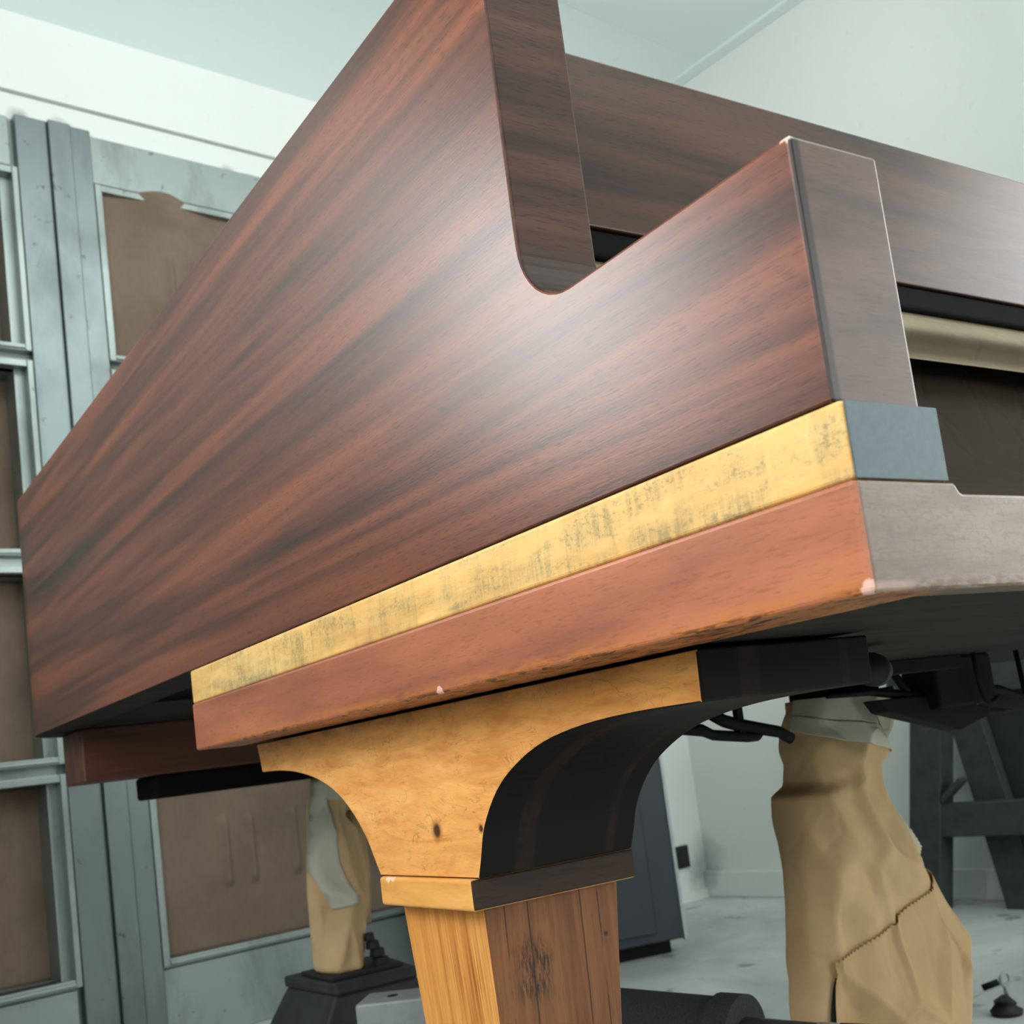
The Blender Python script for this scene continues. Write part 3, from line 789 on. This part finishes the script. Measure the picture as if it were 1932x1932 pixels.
for a, b in zip(rr, rr[1:]):
    for j in range(8): bm.faces.new((a[j], a[j+1], b[j+1], b[j]))
mp('tape_strip', bm, m_tape, Tl, 'white tape strip running diagonally')
# folded flap of paper sticking up at its right
bm = NB(); 
fl = [(.428, .500), (.436, .512), (.452, .506), (.458, .48), (.460, .42), (.452, .34), (.440, .34)]
prism(bm, [(x, 1.40, z) for x, z in fl], -.004, .004, Vector((0, 1, 0)))
mp('paper_flap', bm, m_kraft, Tl, None, 0)

# ------------------------------------------------------------------ dolly carrying the legs
D = thing('piano_dolly', 'black steel piano dolly with foam padded bar and pale grey arm under the legs', 'dolly', (.35, 1.0, 0))
# cradle box with slanted sides under the rear leg
bm = NB()
def frustum(bm, lo, hi, z0, z1):
    a = [bm.verts.new((x, y, z0)) for x, y in lo]; b = [bm.verts.new((x, y, z1)) for x, y in hi]
    bm.faces.new(list(reversed(a))); bm.faces.new(b)
    for i in range(len(lo)): bm.faces.new((a[i], a[(i+1) % len(lo)], b[(i+1) % len(lo)], b[i]))
frustum(bm, [(.262, 1.28), (.55, 1.28), (.55, 1.52), (.262, 1.52)], [(.347, 1.31), (.475, 1.31), (.500, 1.47), (.338, 1.47)], .12, .262)
mesh_obj('cradle_base', bm, m_blackpaint, D, False, .003)
bm = NB(); frustum(bm, [(.347, 1.305), (.474, 1.305), (.500, 1.475), (.336, 1.475)], [(.345, 1.305), (.474, 1.305), (.500, 1.475), (.336, 1.475)], .262, .279)
mesh_obj('cradle_rim', bm, m_blackpaint, D, False, .004)
bm = NB(); box(bm, .350, .462, 1.325, 1.44, .279, .2855); mesh_obj('pad', bm, m_rubber, D, False, .002)
for k, (x, z, r) in enumerate([(.440, .290, .014), (.436, .303, .012), (.430, .315, .011), (.426, .327, .008)]):
    bm = NB(); tube(bm, [(x, 1.352, z-.006), (x, 1.352, z+.005)], [r, r*.85], 9); mesh_obj('stacked_nut', bm, m_rubber, D, False, .001)
bm = NB(); box(bm, .3006, .70, 1.10, 1.16, .225, .2805); 
M2 = Matrix.Translation((.335, 1.15, 0)) @ Matrix.Rotation(math.radians(-40), 4, 'Z')
bm.free(); bm = NB(); box(bm, -.02, .30, -.035, .035, .222, .2795, M2); mesh_obj('steel_arm', bm, m_steel, D, False, .003)['label'] = 'pale grey perforated steel arm'
bm = NB()
bm.free()
for xx in (.02, .10): bm = NB(); tube(bm, [M2 @ Vector((xx, 0, .2790)), M2 @ Vector((xx, 0, .2800))], .007, 14); mesh_obj('bolt_hole', bm, m_iron, D)
# foam padded bar and its inner pipe
pA = Vector((.295, .758, .3085)); pB = Vector((.371, .507, .3003))
dr = (pB-pA).normalized()
bm = NB(); tube(bm, [pA-dr*.04, pA+(pB-pA)*.5, pB-dr*.024], [.035, .034, .0326], 36); o = mesh_obj('foam_padding', bm, m_foam, D, True); o.data.set_sharp_from_angle(angle=.7)
bm = NB(); tube(bm, [pB-dr*.024, pB], [.0362, .0362], 36); o = mesh_obj('end_collar', bm, m_foam, D, True); o.data.set_sharp_from_angle(angle=.7)
bm = NB(); tube(bm, [pB-dr*.02, pB+dr*.24], .0175, 28); o = mesh_obj('pipe', bm, m_pipe, D, True); o.data.set_sharp_from_angle(angle=.7)
bm = NB(); tube(bm, [pB+dr*.068, pB+dr*.078, pB+dr*.088], [.0181, .0187, .0181], 28); mesh_obj('tape_ring', bm, m_silver, D, True)['label'] = 'shiny silver tape'
bm = NB(); tube(bm, [pB+dr*.088, pB+dr*.112, pB+dr*.16], [.0195, .0203, .0192], 12); mesh_obj('cloth_wrap', bm, m_foam, D)
# frame down to the floor
bm = NB(); box(bm, .05, .13, .36, .46, .14, .20); mesh_obj('front_cradle', bm, m_blackpaint, D, False, .004)
bm = NB(); tube(bm, [(.10, .45, .16), (.40, 1.35, .16)], .03, 12); tube(bm, [(.46, 1.33, .15), (.62, .42, .15)], .028, 12); tube(bm, [(.10, .42, .15), (.75, .42, .15)], .028, 12); mesh_obj('frame', bm, m_blackpaint, D)
for x, y in ((.10, .40), (.40, 1.38), (.72, .42)):
    bm = NB(); tube(bm, [(x-.015, y, .05), (x+.015, y, .05)], .05, 24); o = mesh_obj('caster_wheel', bm, m_rubber, D, True); o.data.set_sharp_from_angle(angle=.7)
    bm = NB(); box(bm, x-.022, x+.022, y-.02, y+.02, .098, .15); mesh_obj('caster_fork', bm, m_steel, D, False, .002)

# ------------------------------------------------------------------ wire and hook on the floor
H = thing('hooked_wire', 'thin steel wire with ring and small black rubber foot on the concrete floor', 'wire', (1.49, 1.08, 0))
bm = NB(); tube(bm, [(1.30, 1.33, .006), (1.45, 1.17, .010), (1.575, 1.12, .035)], .0022, 8); mesh_obj('wire', bm, m_steel, H, True)
bm = NB()
ringc = Vector((1.50, 1.075, .058)); rp_ = [ringc+Vector((.013*math.cos(a*PI/8), 0, .011*math.sin(a*PI/8))) for a in range(17)]
tube(bm, rp_, .0028, 8, False); mesh_obj('ring', bm, m_steel, H, True)
bm = NB(); tube(bm, [(1.498, 1.075, .03), (1.499, 1.075, .047)], .004, 8); mesh_obj('link', bm, m_steel, H, True)
bm = NB(); tube(bm, [(1.49, 1.075, 0), (1.49, 1.075, .008), (1.49, 1.075, .022), (1.495, 1.075, .032)], [.026, .028, .020, .006], 18); mesh_obj('rubber_foot', bm, m_rubber, H, True)
bm = NB(); tube(bm, [(1.468, 1.10, .048), (1.488, 1.08, .056)], .006, 8); mesh_obj('sleeve', bm, m_iron, H, True)

for o in list(ROOTS.values()):
    del o['_loc']
